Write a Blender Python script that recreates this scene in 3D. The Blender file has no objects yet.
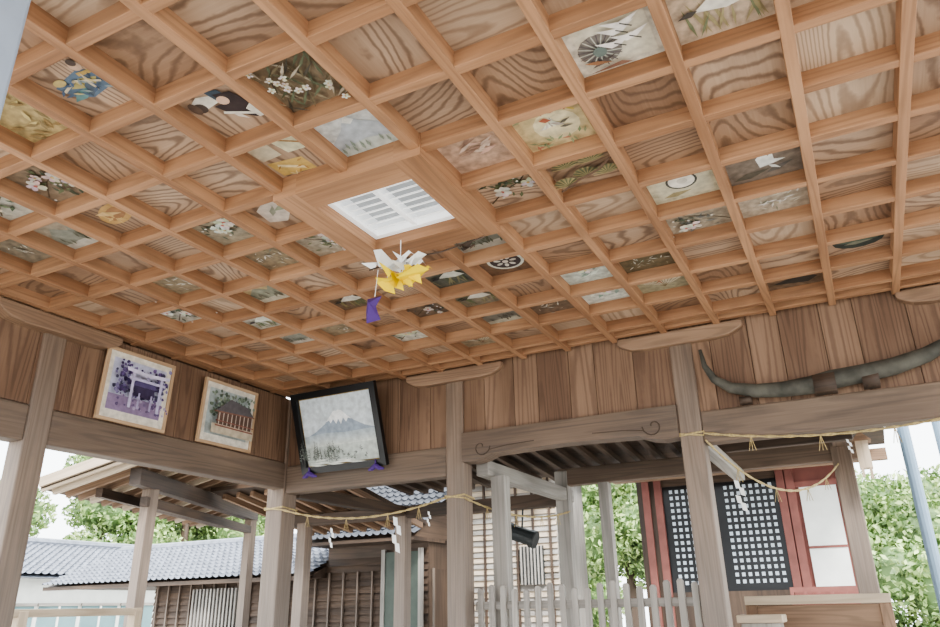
import bpy, math, random
import numpy as np
from mathutils import Vector
random.seed(7)
S=0.4
def W(p): return (p[0]*S,p[1]*S,p[2]*S+1.6)
def lin(c):
    return tuple(((v/255)/12.92 if v/255<=0.04045 else (((v/255)+0.055)/1.055)**2.4) for v in c)+(1,)
# ---------------------------------------------------------------- materials
def newmat(name):
    m=bpy.data.materials.new(name);m.use_nodes=True
    nt=m.node_tree;b=nt.nodes["Principled BSDF"];return m,nt,b
def N(nt,t,**k):
    n=nt.nodes.new(t)
    for a,v in k.items(): setattr(n,a,v)
    return n
def plain(name,col,rough=0.7,metal=0,var=0.12,scale=6,emit=0):
    m,nt,b=newmat(name)
    tc=N(nt,"ShaderNodeTexCoord");no=N(nt,"ShaderNodeTexNoise");no.inputs["Scale"].default_value=scale;no.inputs["Detail"].default_value=5
    nt.links.new(tc.outputs["Object"],no.inputs["Vector"])
    r=N(nt,"ShaderNodeValToRGB");c=lin(col)
    r.color_ramp.elements[0].position=.3;r.color_ramp.elements[1].position=.7
    r.color_ramp.elements[0].color=tuple(v*(1-var*1.6) for v in c[:3])+(1,)
    r.color_ramp.elements[1].color=tuple(min(1,v*(1+var)) for v in c[:3])+(1,)
    nt.links.new(no.outputs["Fac"],r.inputs[0]);nt.links.new(r.outputs[0],b.inputs["Base Color"])
    b.inputs["Roughness"].default_value=rough;b.inputs["Metallic"].default_value=metal
    if emit:
        b.inputs["Emission Color"].default_value=c;b.inputs["Emission Strength"].default_value=emit
    return m
def wood(name,dark,light,lines=14,lcol=None,lstr=.35,rough=.65,cross=5,along=.6,grey=None,fine=.5):
    m,nt,b=newmat(name);L=nt.links
    uv=N(nt,"ShaderNodeUVMap")
    mp=N(nt,"ShaderNodeMapping");mp.inputs["Scale"].default_value=(along,cross,1);L.new(uv.outputs[0],mp.inputs[0])
    n1=N(nt,"ShaderNodeTexNoise",noise_dimensions='2D');n1.inputs["Scale"].default_value=1;n1.inputs["Detail"].default_value=1.2;n1.inputs["Roughness"].default_value=.35;L.new(mp.outputs[0],n1.inputs["Vector"])
    mp2=N(nt,"ShaderNodeMapping");mp2.inputs["Scale"].default_value=(2.5,90,1);L.new(uv.outputs[0],mp2.inputs[0])
    n2=N(nt,"ShaderNodeTexNoise",noise_dimensions='2D');n2.inputs["Scale"].default_value=1;n2.inputs["Detail"].default_value=4;L.new(mp2.outputs[0],n2.inputs["Vector"])
    # small ripple on growth rings
    mpr=N(nt,"ShaderNodeMapping");mpr.inputs["Scale"].default_value=(16,22,1);L.new(uv.outputs[0],mpr.inputs[0])
    nr=N(nt,"ShaderNodeTexNoise",noise_dimensions='2D');nr.inputs["Scale"].default_value=1;nr.inputs["Detail"].default_value=2;L.new(mpr.outputs[0],nr.inputs["Vector"])
    rp=N(nt,"ShaderNodeMath",operation='MULTIPLY_ADD');L.new(nr.outputs[0],rp.inputs[0]);rp.inputs[1].default_value=.014;L.new(n1.outputs[0],rp.inputs[2])
    mu=N(nt,"ShaderNodeMath",operation='MULTIPLY');mu.inputs[1].default_value=lines*6.283;L.new(rp.outputs[0],mu.inputs[0])
    si=N(nt,"ShaderNodeMath",operation='SINE');L.new(mu.outputs[0],si.inputs[0])
    mr=N(nt,"ShaderNodeMapRange");mr.inputs[1].default_value=0;mr.inputs[2].default_value=1;L.new(si.outputs[0],mr.inputs[0])
    mp3=N(nt,"ShaderNodeMapping");mp3.inputs["Scale"].default_value=(.7,2.2,1);L.new(uv.outputs[0],mp3.inputs[0])
    n3=N(nt,"ShaderNodeTexNoise",noise_dimensions='2D');n3.inputs["Scale"].default_value=1;n3.inputs["Detail"].default_value=3;L.new(mp3.outputs[0],n3.inputs["Vector"])
    mx=N(nt,"ShaderNodeMixRGB");mx.inputs[1].default_value=lin(dark);mx.inputs[2].default_value=lin(light)
    ad=N(nt,"ShaderNodeMath",operation='MULTIPLY_ADD');L.new(n2.outputs[0],ad.inputs[0]);ad.inputs[1].default_value=fine*1.2;
    a2=N(nt,"ShaderNodeMath",operation='MULTIPLY_ADD');L.new(n3.outputs[0],a2.inputs[0]);a2.inputs[1].default_value=2.2;a2.inputs[2].default_value=-.6-fine*.6
    L.new(a2.outputs[0],ad.inputs[2]);ad.use_clamp=True;L.new(ad.outputs[0],mx.inputs[0])
    m2=N(nt,"ShaderNodeMixRGB");m2.inputs[2].default_value=lin(lcol or [v*.6 for v in dark])
    f=N(nt,"ShaderNodeMath",operation='MULTIPLY');f.inputs[1].default_value=lstr;L.new(mr.outputs[0],f.inputs[0])
    L.new(f.outputs[0],m2.inputs[0]);L.new(mx.outputs[0],m2.inputs[1]);out=m2
    if grey:
        tc=N(nt,"ShaderNodeTexCoord");n4=N(nt,"ShaderNodeTexNoise");n4.inputs["Scale"].default_value=.9;n4.inputs["Detail"].default_value=4;L.new(tc.outputs["Object"],n4.inputs["Vector"])
        sp=N(nt,"ShaderNodeSeparateXYZ");L.new(tc.outputs["Object"],sp.inputs[0])
        g=N(nt,"ShaderNodeMapRange");g.inputs[1].default_value=3.4;g.inputs[2].default_value=1.4;L.new(sp.outputs[2],g.inputs[0])
        s2=N(nt,"ShaderNodeMath",operation='MULTIPLY_ADD');s2.use_clamp=True;L.new(n4.outputs[0],s2.inputs[0]);s2.inputs[1].default_value=1.2;s2.inputs[2].default_value=-.6
        s3=N(nt,"ShaderNodeMath",operation='ADD');s3.use_clamp=True;L.new(s2.outputs[0],s3.inputs[0]);L.new(g.outputs[0],s3.inputs[1])
        s4=N(nt,"ShaderNodeMath",operation='MULTIPLY');s4.inputs[1].default_value=.75;L.new(s3.outputs[0],s4.inputs[0])
        m3=N(nt,"ShaderNodeMixRGB");L.new(s4.outputs[0],m3.inputs[0]);L.new(out.outputs[0],m3.inputs[1])
        mg=N(nt,"ShaderNodeMixRGB",blend_type='MULTIPLY');mg.inputs[0].default_value=.5;mg.inputs[1].default_value=lin(grey);L.new(n2.outputs[0],mg.inputs[2]);
        L.new(mg.outputs[0],m3.inputs[2]);out=m3
    L.new(out.outputs[0],b.inputs["Base Color"]);b.inputs["Roughness"].default_value=rough
    bp=N(nt,"ShaderNodeBump");bp.inputs["Strength"].default_value=.15;bp.inputs["Distance"].default_value=.004;L.new(n2.outputs[0],bp.inputs["Height"]);L.new(bp.outputs[0],b.inputs["Normal"])
    return m
M_rib=wood("cedar_rib",(146,106,76),(182,141,108),lines=6,lstr=.25,cross=9,along=.5)
M_pan=wood("cedar_panel",(150,124,102),(188,162,138),lines=24,lcol=(94,70,54),lstr=.68,cross=2.3,along=.6,fine=.45)
M_pan2=wood("cedar_panel_pale",(164,140,118),(196,172,148),lines=19,lcol=(116,90,70),lstr=.55,cross=2.6,along=.5,fine=.45)
M_pan3=wood("cedar_panel_brown",(134,104,82),(168,138,112),lines=28,lcol=(84,60,44),lstr=.6,cross=2.0,along=.65,fine=.45)
M_board=wood("cedar_wallboard",(106,80,62),(140,112,90),lines=12,lcol=(76,54,40),lstr=.5,cross=6,along=.25)
M_board2=wood("cedar_wallboard_faded",(114,88,68),(146,118,96),lines=10,lcol=(84,60,46),lstr=.5,cross=5,along=.25)
M_post=wood("weathered_post",(108,90,76),(146,124,106),lines=8,lstr=.35,cross=8,along=.3,grey=(142,132,124))
M_beam=wood("weathered_beam",(98,80,66),(134,112,94),lines=8,lstr=.4,cross=7,along=.35,grey=(122,112,104))
M_old=wood("dark_old_timber",(58,46,38),(92,74,60),lines=6,lstr=.35,cross=7,along=.35)
M_grey=wood("grey_timber",(132,126,120),(172,166,158),lines=5,lstr=.25,cross=8,along=.4)
M_light=wood("new_timber",(174,156,134),(208,190,168),lines=5,lstr=.2,cross=8,along=.4)
M_brd=wood("bracket_timber",(124,98,78),(156,128,104),lines=8,lstr=.3,cross=8,along=.5)
M_red=plain("faded_vermilion",(126,78,70),.7)
M_black=plain("black_lacquer",(22,22,24),.3)
M_iron=plain("dark_iron",(46,50,50),.5)
M_white=plain("white_paper",(238,238,236),.8,var=.03)
M_plaster=plain("white_plaster",(226,226,220),.9,var=.04)
M_rope=plain("straw_rope",(180,160,116),.9,var=.2,scale=60)
M_tile=plain("grey_roof_tile",(122,126,136),.45,var=.2,scale=8)
M_tiled=plain("dark_roof_tile",(74,76,82),.7,var=.2,scale=8)  # roof tile in a darker, rougher grey
M_bluepole=plain("painted_steel_pole",(118,138,156),.5,var=.05)
M_glass=plain("window_glass",(120,146,150),.15,var=.2,scale=1)
M_yel=plain("yellow_paper",(240,210,40),.7,var=.05)
M_pur=plain("purple_cloth",(78,48,120),.7,var=.1)
M_trim=wood("picture_frame_wood",(170,138,106),(202,172,140),lines=4,lstr=.2)
M_louv=plain("white_louver",(240,241,241),.5,var=.02,emit=.3)
M_lback=plain("grey_louver_back",(186,188,190),.6,var=.05)  # grey back puts the shade between the slats into its colour
# ---------------------------------------------------------------- mesh builder
class MB:
    def __init__(s): s.v=[];s.f=[];s.m=[];s.uv=[];s.mats=[]
    def mi(s,m):
        if m not in s.mats: s.mats.append(m)
        return s.mats.index(m)
    def raw(s,vs,fs,m,L=None,seed=None,smooth=False):
        if seed is None: seed=random.random()*50
        b=len(s.v);vs=[Vector(v) for v in vs];s.v+=[W(v) for v in vs];k=s.mi(m)
        if L is None:
            d=[max(v[i] for v in vs)-min(v[i] for v in vs) for i in range(3)];L=[0,0,0];L[d.index(max(d))]=1
        L=Vector(L).normalized()
        for f in fs:
            P=[vs[i] for i in f]
            n=(P[1]-P[0]).cross(P[2]-P[0])
            if n.length<1e-9 and len(P)>3: n=(P[2]-P[0]).cross(P[3]-P[0])
            if n.length<1e-9: n=Vector((0,0,1))
            n.normalize()
            A=L-n*L.dot(n)
            if A.length<.3: A=Vector((n.y,n.z,n.x)); A=A-n*A.dot(n)
            A.normalize();B=n.cross(A)
            s.f.append([b+i for i in f]);s.m.append(k)
            s.uv.append([(p.dot(A)*S+seed*3.7,p.dot(B)*S+seed*1.9) for p in P])
    def box(s,a,b,m,L=None,seed=None):
        x0,x1=sorted((a[0],b[0]));y0,y1=sorted((a[1],b[1]));z0,z1=sorted((a[2],b[2]))
        vs=[(x0,y0,z0),(x1,y0,z0),(x1,y1,z0),(x0,y1,z0),(x0,y0,z1),(x1,y0,z1),(x1,y1,z1),(x0,y1,z1)]
        s.raw(vs,[(3,2,1,0),(4,5,6,7),(0,1,5,4),(1,2,6,5),(2,3,7,6),(3,0,4,7)],m,L,seed)
    def beam(s,p0,p1,w,h,m,up=(0,0,1)):
        p0=Vector(p0);p1=Vector(p1);d=(p1-p0).normalized();r=d.cross(Vector(up))
        if r.length<1e-3: r=d.cross(Vector((1,0,0)))
        r.normalize();u=r.cross(d);vs=[]
        for p in(p0,p1):
            for a,b in((-1,-1),(1,-1),(1,1),(-1,1)): vs.append(p+r*a*w/2+u*b*h/2)
        s.raw(vs,[(0,1,2,3),(7,6,5,4),(0,4,5,1),(1,5,6,2),(2,6,7,3),(3,7,4,0)],m,L=d)
    def prism(s,pts,ext,m,L=None):
        n=len(pts);e=Vector(ext);vs=[Vector(p) for p in pts];vs=vs+[v+e for v in vs]
        s.raw(vs,[list(range(n))[::-1],list(range(n,2*n))]+[(i,(i+1)%n,n+(i+1)%n,n+i) for i in range(n)],m,L)
    def tube(s,path,rad,m,n=8,cap=True):
        P=[Vector(p) for p in path];vs=[];k=len(P)
        if not hasattr(rad,'__len__'): rad=[rad]*k
        ref=Vector((0,0,1))
        for i,p in enumerate(P):
            t=(P[min(i+1,k-1)]-P[max(i-1,0)]).normalized()
            if abs(t.dot(ref))>.95: ref=Vector((0,1,0)) if abs(t.y)<.9 else Vector((1,0,0))
            a=t.cross(ref).normalized();b=a.cross(t)
            for j in range(n):
                q=2*math.pi*j/n;vs.append(p+a*math.cos(q)*rad[i]+b*math.sin(q)*rad[i])
        fs=[(i*n+j,i*n+(j+1)%n,(i+1)*n+(j+1)%n,(i+1)*n+j) for i in range(k-1) for j in range(n)]
        if cap: fs+=[list(range(n))[::-1],[(k-1)*n+j for j in range(n)]]
        s.raw(vs,fs,m,L=(P[-1]-P[0]))
    def build(s,name,bevel=0,smooth=False):
        me=bpy.data.meshes.new(name);me.from_pydata(s.v,[],s.f)
        for m in s.mats: me.materials.append(m)
        me.polygons.foreach_set("material_index",s.m)
        u=me.uv_layers.new(name="UVMap");u.data.foreach_set("uv",[c for f in s.uv for p in f for c in p])
        if smooth: me.polygons.foreach_set("use_smooth",[True]*len(me.polygons))
        ob=bpy.data.objects.new(name,me);bpy.context.collection.objects.link(ob)
        if bevel:
            b=ob.modifiers.new("bev",'BEVEL');b.width=bevel;b.segments=2;b.limit_method='ANGLE'
        return ob
ZF=-3.9;ZG=-4.3;ZC=5.10;ZR=4.9
X0,X1,Y0,Y1=-10.85,8.5,-8.5,8.19
# ---------------------------------------------------------------- ceiling
c=MB()
LX=(-4,-3);LY=(1,2)
PA={(-5,-2),(-6,-2),(-4,-1),(-3,-1),(-3,0),(-4,0),(-5,1),(-6,1),(-5,2),(-6,2),(-7,0),(-8,0),(-7,-1),(-8,-1),(0,0),(-1,1),(-2,2),(-1,2),(-2,1),(0,3),(1,3),(0,4),(1,4),(-1,5),(-2,5),(-1,6),(-2,6),(-3,4),(-3,3),(-4,4),(2,6),(1,7),(1,0),
(-6,4),(-7,3),(-7,5),(-8,2),(-8,5),(-6,6),(-5,5),(-4,6),(-4,5),(-3,6),(-9,3),(-9,0),(-5,7),(-8,4)}
for i in range(-11,9):
    for j in range(-9,9):
        if i in LX and j in LY: continue
        if (i,j) in PA: continue
        a=(max(i-.5,X0),max(j-.5,Y0),ZC);b=(min(i+.5,X1),min(j+.5,Y1),ZC+.05)
        if b[0]-a[0]<.05 or b[1]-a[1]<.05: continue
        c.box(a,b,random.choice([M_pan,M_pan,M_pan2,M_pan3]),L=(1,0,0) if random.random()<.65 else (0,1,0))
RW=.062
for i in range(-11,8):
    x=i+.5
    segs=[(Y0,Y1)] if i!=-4 else [(Y0,.5),(2.5,Y1)]
    for a,b in segs: c.box((x-RW,a,ZR),(x+RW,b,ZC+.02),M_rib,L=(0,1,0))
for j in range(-9,8):
    y=j+.5
    segs=[(X0,X1)] if j!=1 else [(X0,-4.5),(-2.5,X1)]
    for a,b in segs: c.box((a,y-RW,ZR+.006),(b,y+RW,ZC+.02),M_rib,L=(1,0,0))
c.build("ceiling",bevel=.003)
r=MB();r.box((X0-.6,Y0-.3,5.6),(X1+.3,Y1+.7,5.8),M_old)
r.box((X0-.6,Y0-.3,5.25),(X0-.35,Y1+.7,5.6),M_old);r.box((X0-.35,Y1+.45,5.25),(X1+.3,Y1+.7,5.6),M_old);r.build("roof")
# edge mouldings
t=MB();t.box((X0,Y0,4.93),(X0+.2,Y1,5.099),M_rib);t.box((X0+.2,7.95,4.94),(X1,8.08,5.099),M_rib);t.build("trim_1",bevel=.004)
# recessed ceiling light
l=MB();zb=4.8
for a,b in(((-4.58,.42,zb),(-4.22,2.58,5.45)),((-2.78,.42,zb),(-2.42,2.58,5.45)),((-4.22,.42,zb),(-2.78,.82,5.45)),((-4.22,2.18,zb),(-2.78,2.58,5.45))):
    l.box(a,b,M_rib)
l.box((-4.22,.82,5.2),(-2.78,2.18,5.24),M_lback)
for a,b in(((-4.21,.83,4.96),(-4.13,2.17,5.2)),((-2.87,.83,4.96),(-2.79,2.17,5.2)),((-4.13,.83,4.96),(-2.87,.91,5.2)),((-4.13,2.09,4.96),(-2.87,2.17,5.2)),((-3.53,.91,4.97),(-3.47,2.09,5.12))):
    l.box(a,b,M_louv)
for k in range(8):
    y=.94+k*.145
    l.prism([(-4.13,y,5.0),(-4.13,y+.02,4.99),(-4.13,y+.12,5.06),(-4.13,y+.1,5.08)],(1.26,0,0),M_louv)
l.build("ceiling_light_fixture")
# ---------------------------------------------------------------- ceiling paintings
colm={}
def cm(rgb,v=.14):
    rgb=tuple(int(q) for q in rgb)
    if rgb not in colm: colm[rgb]=plain("pigment_%d_%d_%d"%rgb,rgb,.8,var=v,scale=22)
    return colm[rgb]
class Pic:
    """flat picture: local 2-D drawing on plane origin o, axes ax, ay, layers offset along n"""
    def __init__(s,mb,o,ax,ay,n,fade=None,fa=0): s.mb=mb;s.o=Vector(o);s.ax=Vector(ax);s.ay=Vector(ay);s.n=Vector(n);s.k=0;s.fade=fade;s.fa=fa
    def poly(s,pts,col):
        s.k+=1;z=.003+.0012*s.k
        if not isinstance(col,bpy.types.Material):
            if s.fade: col=[round((a*(1-s.fa)+b*s.fa)/6)*6 for a,b in zip(col,s.fade)]
            m=cm(col)
        else: m=col
        V=[s.o+s.ax*x+s.ay*y+s.n*z for x,y in pts]
        s.mb.raw(V,[list(range(len(V)))],m)
    def disc(s,x,y,r,col,n=14,ry=None,a=0):
        ry=ry or r;ca,sa=math.cos(a),math.sin(a)
        s.poly([(x+r*math.cos(t)*ca-ry*math.sin(t)*sa,y+r*math.cos(t)*sa+ry*math.sin(t)*ca) for t in [2*math.pi*k/n for k in range(n)]],col)
    def blob(s,x,y,r,col,rg,n=12,ry=None):
        ry=ry or r
        s.poly([(x+r*rg.uniform(.7,1.15)*math.cos(t),y+ry*rg.uniform(.7,1.15)*math.sin(t)) for t in [2*math.pi*k/n for k in range(n)]],col)
    def leaf(s,x,y,l,a,col,w=.3):
        d=(math.cos(a),math.sin(a));e=(-d[1],d[0])
        s.poly([(x,y),(x+d[0]*l*.4+e[0]*l*w*.5,y+d[1]*l*.4+e[1]*l*w*.5),(x+d[0]*l,y+d[1]*l),(x+d[0]*l*.4-e[0]*l*w*.5,y+d[1]*l*.4-e[1]*l*w*.5)],col)
    def stroke(s,p,w,col):
        for (x0,y0),(x1,y1) in zip(p,p[1:]):
            d=math.hypot(x1-x0,y1-y0) or 1;ex,ey=-(y1-y0)/d*w/2,(x1-x0)/d*w/2
            s.poly([(x0+ex,y0+ey),(x1+ex,y1+ey),(x1-ex,y1-ey),(x0-ex,y0-ey)],col)
    def flower(s,x,y,r,col,cc,rg,n=6):
        for k in range(n):
            t=2*math.pi*k/n+rg.random()*.8;q=r*rg.uniform(.45,.6);s.disc(x+q*math.cos(t),y+q*math.sin(t),r*rg.uniform(.35,.55),tuple(v-rg.choice([0,10,22]) for v in col),n=8,ry=r*rg.uniform(.25,.4),a=t)
        s.disc(x,y,r*.2,cc,n=8)
WHT=(236,234,226);GRN=(86,104,70);DGR=(56,70,54);BLK=(34,32,34);GLD=(206,176,96);BRN=(112,84,60)
def painting(i,j):
    rg=random.Random(i*31+j*57+5)
    mb=MB();key=(i,j)
    bgs={(-5,-2):(164,134,104),(-6,-2):(176,156,112),(-4,-1):(170,136,108),(-3,-1):(132,116,94),(-3,0):(206,208,206),(-4,0):(120,92,70),(-5,1):(124,96,74),(-6,1):(160,150,130),
     (-5,2):(174,164,146),(-6,2):(146,130,106),(-7,0):(150,118,88),(-8,0):(160,148,130),(-7,-1):(136,118,98),(-8,-1):(178,174,162),(0,0):(214,208,194),(-1,1):(206,186,144),(-2,2):(116,92,72),(-1,2):(182,158,118),
     (-2,1):(192,162,140),(0,3):(204,198,172),(1,3):(126,114,102),(0,4):(166,154,136),(1,4):(176,162,144),(-1,5):(108,94,70),(-2,5):(196,200,190),(-1,6):(158,150,124),(-2,6):(206,206,196),(-3,4):(114,88,68),(-3,3):(108,88,70),
     (-4,4):(92,92,82),(2,6):(150,122,96),(1,7):(120,98,78),(1,0):(190,170,148)}
    bg=bgs.get(key,rg.choice([(160,146,126),(176,170,154),(132,120,102),(196,192,180),(150,134,110),(118,98,80),(182,162,124),(186,182,170)]))
    mb.box((i-.47,j-.47,ZC),(i+.47,j+.47,ZC+.05),M_pan if key in((-4,-1),(-4,0),(-5,1),(-7,0),(-2,2),(-1,2),(2,6),(-5,-2)) else cm(bg,.22))
    special={(-4,-1),(-5,-2),(-4,0),(0,0),(-1,1),(0,3),(1,3),(-3,4),(2,6)}
    P=Pic(mb,(i,j,ZC),(1,0,0),(0,-1,0),(0,0,-1),fade=bg,fa=.18 if key in special else .3)
    if key in((0,0),(0,3),(-1,1)): P.poly([(-.36,-.36),(.36,-.36),(.36,.36),(-.36,.36)],bg)
    if key==(-5,-2):
        P.poly([(-.28,-.12),(-.1,-.22),(.25,-.16),(.36,.0),(.12,.16),(-.1,.12),(-.34,.06)],(90,116,146))
        P.poly([(-.2,-.02),(.05,-.12),(.2,0),(0,.06)],(176,166,110));P.disc(.14,.2,.07,(210,186,160));P.disc(.15,.25,.05,(76,66,62))
        P.stroke([(.05,.1),(.3,.08)],.05,(200,170,96));P.leaf(-.34,-.18,.4,.3,(96,146,150));P.leaf(-.1,-.2,.4,.8,(66,84,110));P.leaf(.05,-.16,.3,1.4,(196,190,170),.2)
        P.disc(-.22,.1,.08,(200,180,120),ry=.05);P.stroke([(-.3,-.02),(-.05,.06),(.2,-.06)],.03,(214,206,180))
        for k in range(14): P.leaf(rg.uniform(-.28,.2),rg.uniform(-.14,.06),.12,rg.uniform(0,6),rg.choice([(70,96,130),(130,150,160),(206,190,140)]),.3)
    elif key==(-6,-2):
        for k in range(22): P.leaf(rg.uniform(-.35,.25),rg.uniform(-.35,.3),.2,rg.uniform(0,6),rg.choice([(140,116,74),(206,186,130),(124,102,70)]))
    elif key==(-4,-1):
        P.poly([(-.4,.16),(-.2,.26),(.02,.2),(.0,.1),(-.3,.04)],WHT);P.disc(-.28,.1,.08,(60,54,50));P.disc(-.34,.12,.06,(90,76,66),ry=.1)
        P.poly([(-.06,.3),(.1,.26),(.16,-.0),(.0,-.02)],(52,70,96))
        P.poly([(.0,.22),(.2,.18),(.3,-.1),(.38,-.34),(.16,-.28),(.0,-.1)],BLK)
        P.poly([(-.12,.06),(.1,.06),(.16,-.16),(-.05,-.1)],BLK);P.poly([(.16,-.12),(.3,-.04),(.34,-.3),(.2,-.3)],WHT)
        P.disc(.04,.1,.07,(230,200,176));P.stroke([(-.1,-.06),(.2,-.22)],.04,WHT);P.leaf(-.02,-.1,.2,-1,(230,226,220),.3)
    elif key==(-3,-1):
        for k in range(60): P.leaf(rg.uniform(-.44,.3),rg.uniform(-.44,.2),.28,rg.uniform(.4,2.4),rg.choice([(84,92,72),(98,84,62),(188,182,166),(66,62,50),(150,140,116)]),.12)
        for k in range(12): P.flower(rg.uniform(-.38,.38),rg.uniform(-.35,.38),.05,WHT,GLD,rg,5)
    elif key==(-3,0):
        P.poly([(-.46,-.16),(-.2,.04),(-.02,.26),(.12,.1),(.46,-.1),(.46,-.3),(-.46,-.3)],(170,178,182))
        P.poly([(-.1,.16),(-.02,.26),(.06,.16),(-.02,.1)],WHT)
        P.poly([(-.46,-.28),(0,-.2),(.46,-.3),(.46,-.46),(-.46,-.46)],(190,196,186))
        for k in range(14): P.leaf(rg.uniform(-.4,.4),-.34+rg.uniform(-.05,.06),.14,1.5,(120,132,120))
    elif key==(-4,0):
        P.poly([(-.4,-.08),(.08,-.14),(.1,-.42),(-.38,-.38)],(220,190,116));P.poly([(-.08,.38),(.34,.34),(.4,-.02),(0,0)],(232,226,196))
        P.poly([(-.42,.26),(-.12,.28),(-.1,.0),(-.4,-.02)],(214,206,180));P.stroke([(.04,.26),(.28,.1)],.03,(170,130,90));P.stroke([(-.3,-.16),(0,-.34)],.05,(250,236,190))
        for k in range(8): P.leaf(rg.uniform(-.3,0),rg.uniform(-.34,-.16),.1,rg.uniform(0,6),rg.choice([(190,150,84),(240,224,170)]))
    elif key==(-5,1):
        P.poly([(-.36,-.22),(-.32,.1),(.0,.3),(.32,.22),(.4,.0),(.1,-.1),(-.1,-.3)],WHT);P.leaf(-.1,.0,.35,.2,(150,170,150));P.leaf(-.2,-.1,.3,.9,(160,176,160));P.disc(.1,.1,.05,(200,170,80))
    elif key==(-7,0):
        P.disc(-.02,.0,.34,(206,174,112),ry=.2,a=.4);P.disc(-.02,.0,.24,(170,124,78),ry=.12,a=.4);P.leaf(-.3,.1,.4,-.3,(232,210,150))
        for k in range(7): P.leaf(rg.uniform(-.2,.1),rg.uniform(-.12,.1),.16,rg.uniform(0,6),(226,196,130))
    elif key==(0,0):
        P.disc(-.16,-.1,.22,(120,118,114))
        for k in range(26):
            a=k*.2417;P.stroke([(-.16,-.1),(-.16+.22*math.cos(a),-.1+.22*math.sin(a))],.012,(196,194,186) if k%2 else (84,82,80))
        P.disc(-.16,-.1,.07,(90,110,104));P.leaf(-.3,-.3,.3,.4,(70,60,54),.2);P.leaf(-.36,-.2,.3,-.3,(140,90,60),.2)
        for a,b in((.04,.12),(-.02,-.04),(.14,.0),(.1,.2)):
            P.poly([(a-.16,b+.06),(a+.02,b+.02),(a+.22,b+.08),(a+.08,b-.04),(a-.02,b-.06)],WHT);P.stroke([(a+.02,b),(a+.12,b-.08)],.014,BLK)
        P.poly([(-.36,-.36),(.0,-.3),(.1,-.36)],(120,80,60))
    elif key==(-1,1):
        P.disc(.02,-.04,.27,(226,214,180))
        for k in range(9): P.leaf(-.2+.04*k,-.06,.2,.2+k*.3,rg.choice([WHT,(210,204,196),(170,160,150)]),.3)
        P.poly([(-.14,.12),(-.07,.15),(.0,.08),(-.08,.06)],(170,80,66));P.leaf(.06,-.02,.16,.4,(80,74,70),.3);P.leaf(.04,-.08,.16,-.1,(90,84,78),.3)
        P.stroke([(-.3,.26),(-.1,.3),(.2,.26),(.3,.16)],.03,GLD)
        for k in range(26): P.leaf(rg.uniform(-.34,.3),rg.choice([-.28,.26])+rg.uniform(-.04,.04),.12,rg.uniform(0,6),rg.choice([(104,128,96),(130,140,104),(170,96,80)]))
    elif key==(-1,2):
        for q,(a,b) in enumerate(((-.2,.12),(.14,.16),(.0,-.1),(.26,-.12),(-.28,-.16))):
            P.disc(a,b+.02,.15,(132,132,96),ry=.1)
            for k in range(17):
                t=k*math.pi/16;P.stroke([(a,b-.04),(a+.18*math.cos(t),b-.04+.19*math.sin(t))],.014,(56,76,50) if k%2 else (170,152,110))
        P.stroke([(-.4,-.3),(-.1,-.12),(.2,.0),(.4,.2)],.04,(80,56,40))
    elif key==(-2,1):
        for k in range(16): P.leaf(rg.uniform(-.25,.05),rg.uniform(-.18,.15),.28,rg.uniform(-.5,1),rg.choice([(214,180,160),(150,120,104),(222,200,184)]),.2)
    elif key==(0,3):
        P.disc(.0,.04,.2,(44,44,42),n=24);P.disc(0,.04,.17,(240,238,228),n=24);P.disc(.01,.04,.07,(206,200,186));P.leaf(-.3,-.3,.4,.2,(150,140,100))
    elif key==(1,3):
        P.poly([(-.05,-.14),(-.08,.08),(.02,.24),(.07,.1),(.12,.2),(.13,.0),(.26,-.04),(.1,-.1)],(244,244,242));P.leaf(-.4,-.34,.5,.3,(92,82,74));P.leaf(.0,-.3,.4,.5,(100,92,84));P.leaf(.05,-.1,.2,-.8,(236,236,232))
    elif key==(-3,4):
        P.disc(0,0,.3,(226,226,220),n=20);P.disc(0,0,.25,(56,50,48),n=20)
        for k in range(7): P.disc(.13*math.cos(k*.9),.13*math.sin(k*.9),.06,(210,208,200),n=8,ry=.035,a=k*.9)
        P.disc(0,0,.05,(214,210,200))
    elif key==(2,6):
        P.disc(0,0,.36,(36,44,42),ry=.28);P.disc(0,.02,.3,(60,80,76),ry=.1);P.leaf(-.2,-.1,.4,.1,(110,120,100))
    elif key==(1,7):
        P.poly([(-.36,-.2),(.1,.1),(.36,-.1),(.2,-.3)],BLK)
        P.leaf(-.3,.1,.5,.2,(70,60,50))
    elif key==(-2,5) or key==(-2,6):
        for k in range(10): P.leaf(rg.uniform(-.4,.3),rg.uniform(-.35,.3),.28,rg.uniform(0,1.2),rg.choice([(110,140,120),(130,150,140),(226,228,220)]))
        P.flower(0,.05,.14,WHT,GLD,rg)
    else:
        st=(abs(i)*3+abs(j)*5+(i<0)+rg.choice([0,1]))%6
        if key in((0,4),(-2,2),(-7,-1),(-5,2)): st=0
        if key in((-4,4),): st=3
        if st in(0,1):   # flowering branch
            lf=rg.choice([GRN,DGR,(104,112,84),(92,98,96)]);fl=rg.choice([WHT,WHT,(226,214,214),(216,206,180)])
            cx,cy=rg.uniform(-.12,.12),rg.uniform(-.1,.1);sg=rg.choice([-1,1])
            P.stroke([(-.4*sg,-.3),(-.1*sg,-.05),(.15*sg,.05),(.38*sg,.3)],.02,(78,60,46))
            for k in range(26): P.leaf(cx+rg.gauss(0,.16),cy+rg.gauss(0,.14),rg.uniform(.08,.2),rg.uniform(0,6.28),lf if k%3 else DGR,.35)
            for k in range(rg.choice([2,3,4])): P.flower(cx+rg.gauss(0,.13),cy+rg.gauss(0,.12),rg.uniform(.07,.15),fl,rg.choice([GLD,(196,96,90)]),rg)
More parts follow.
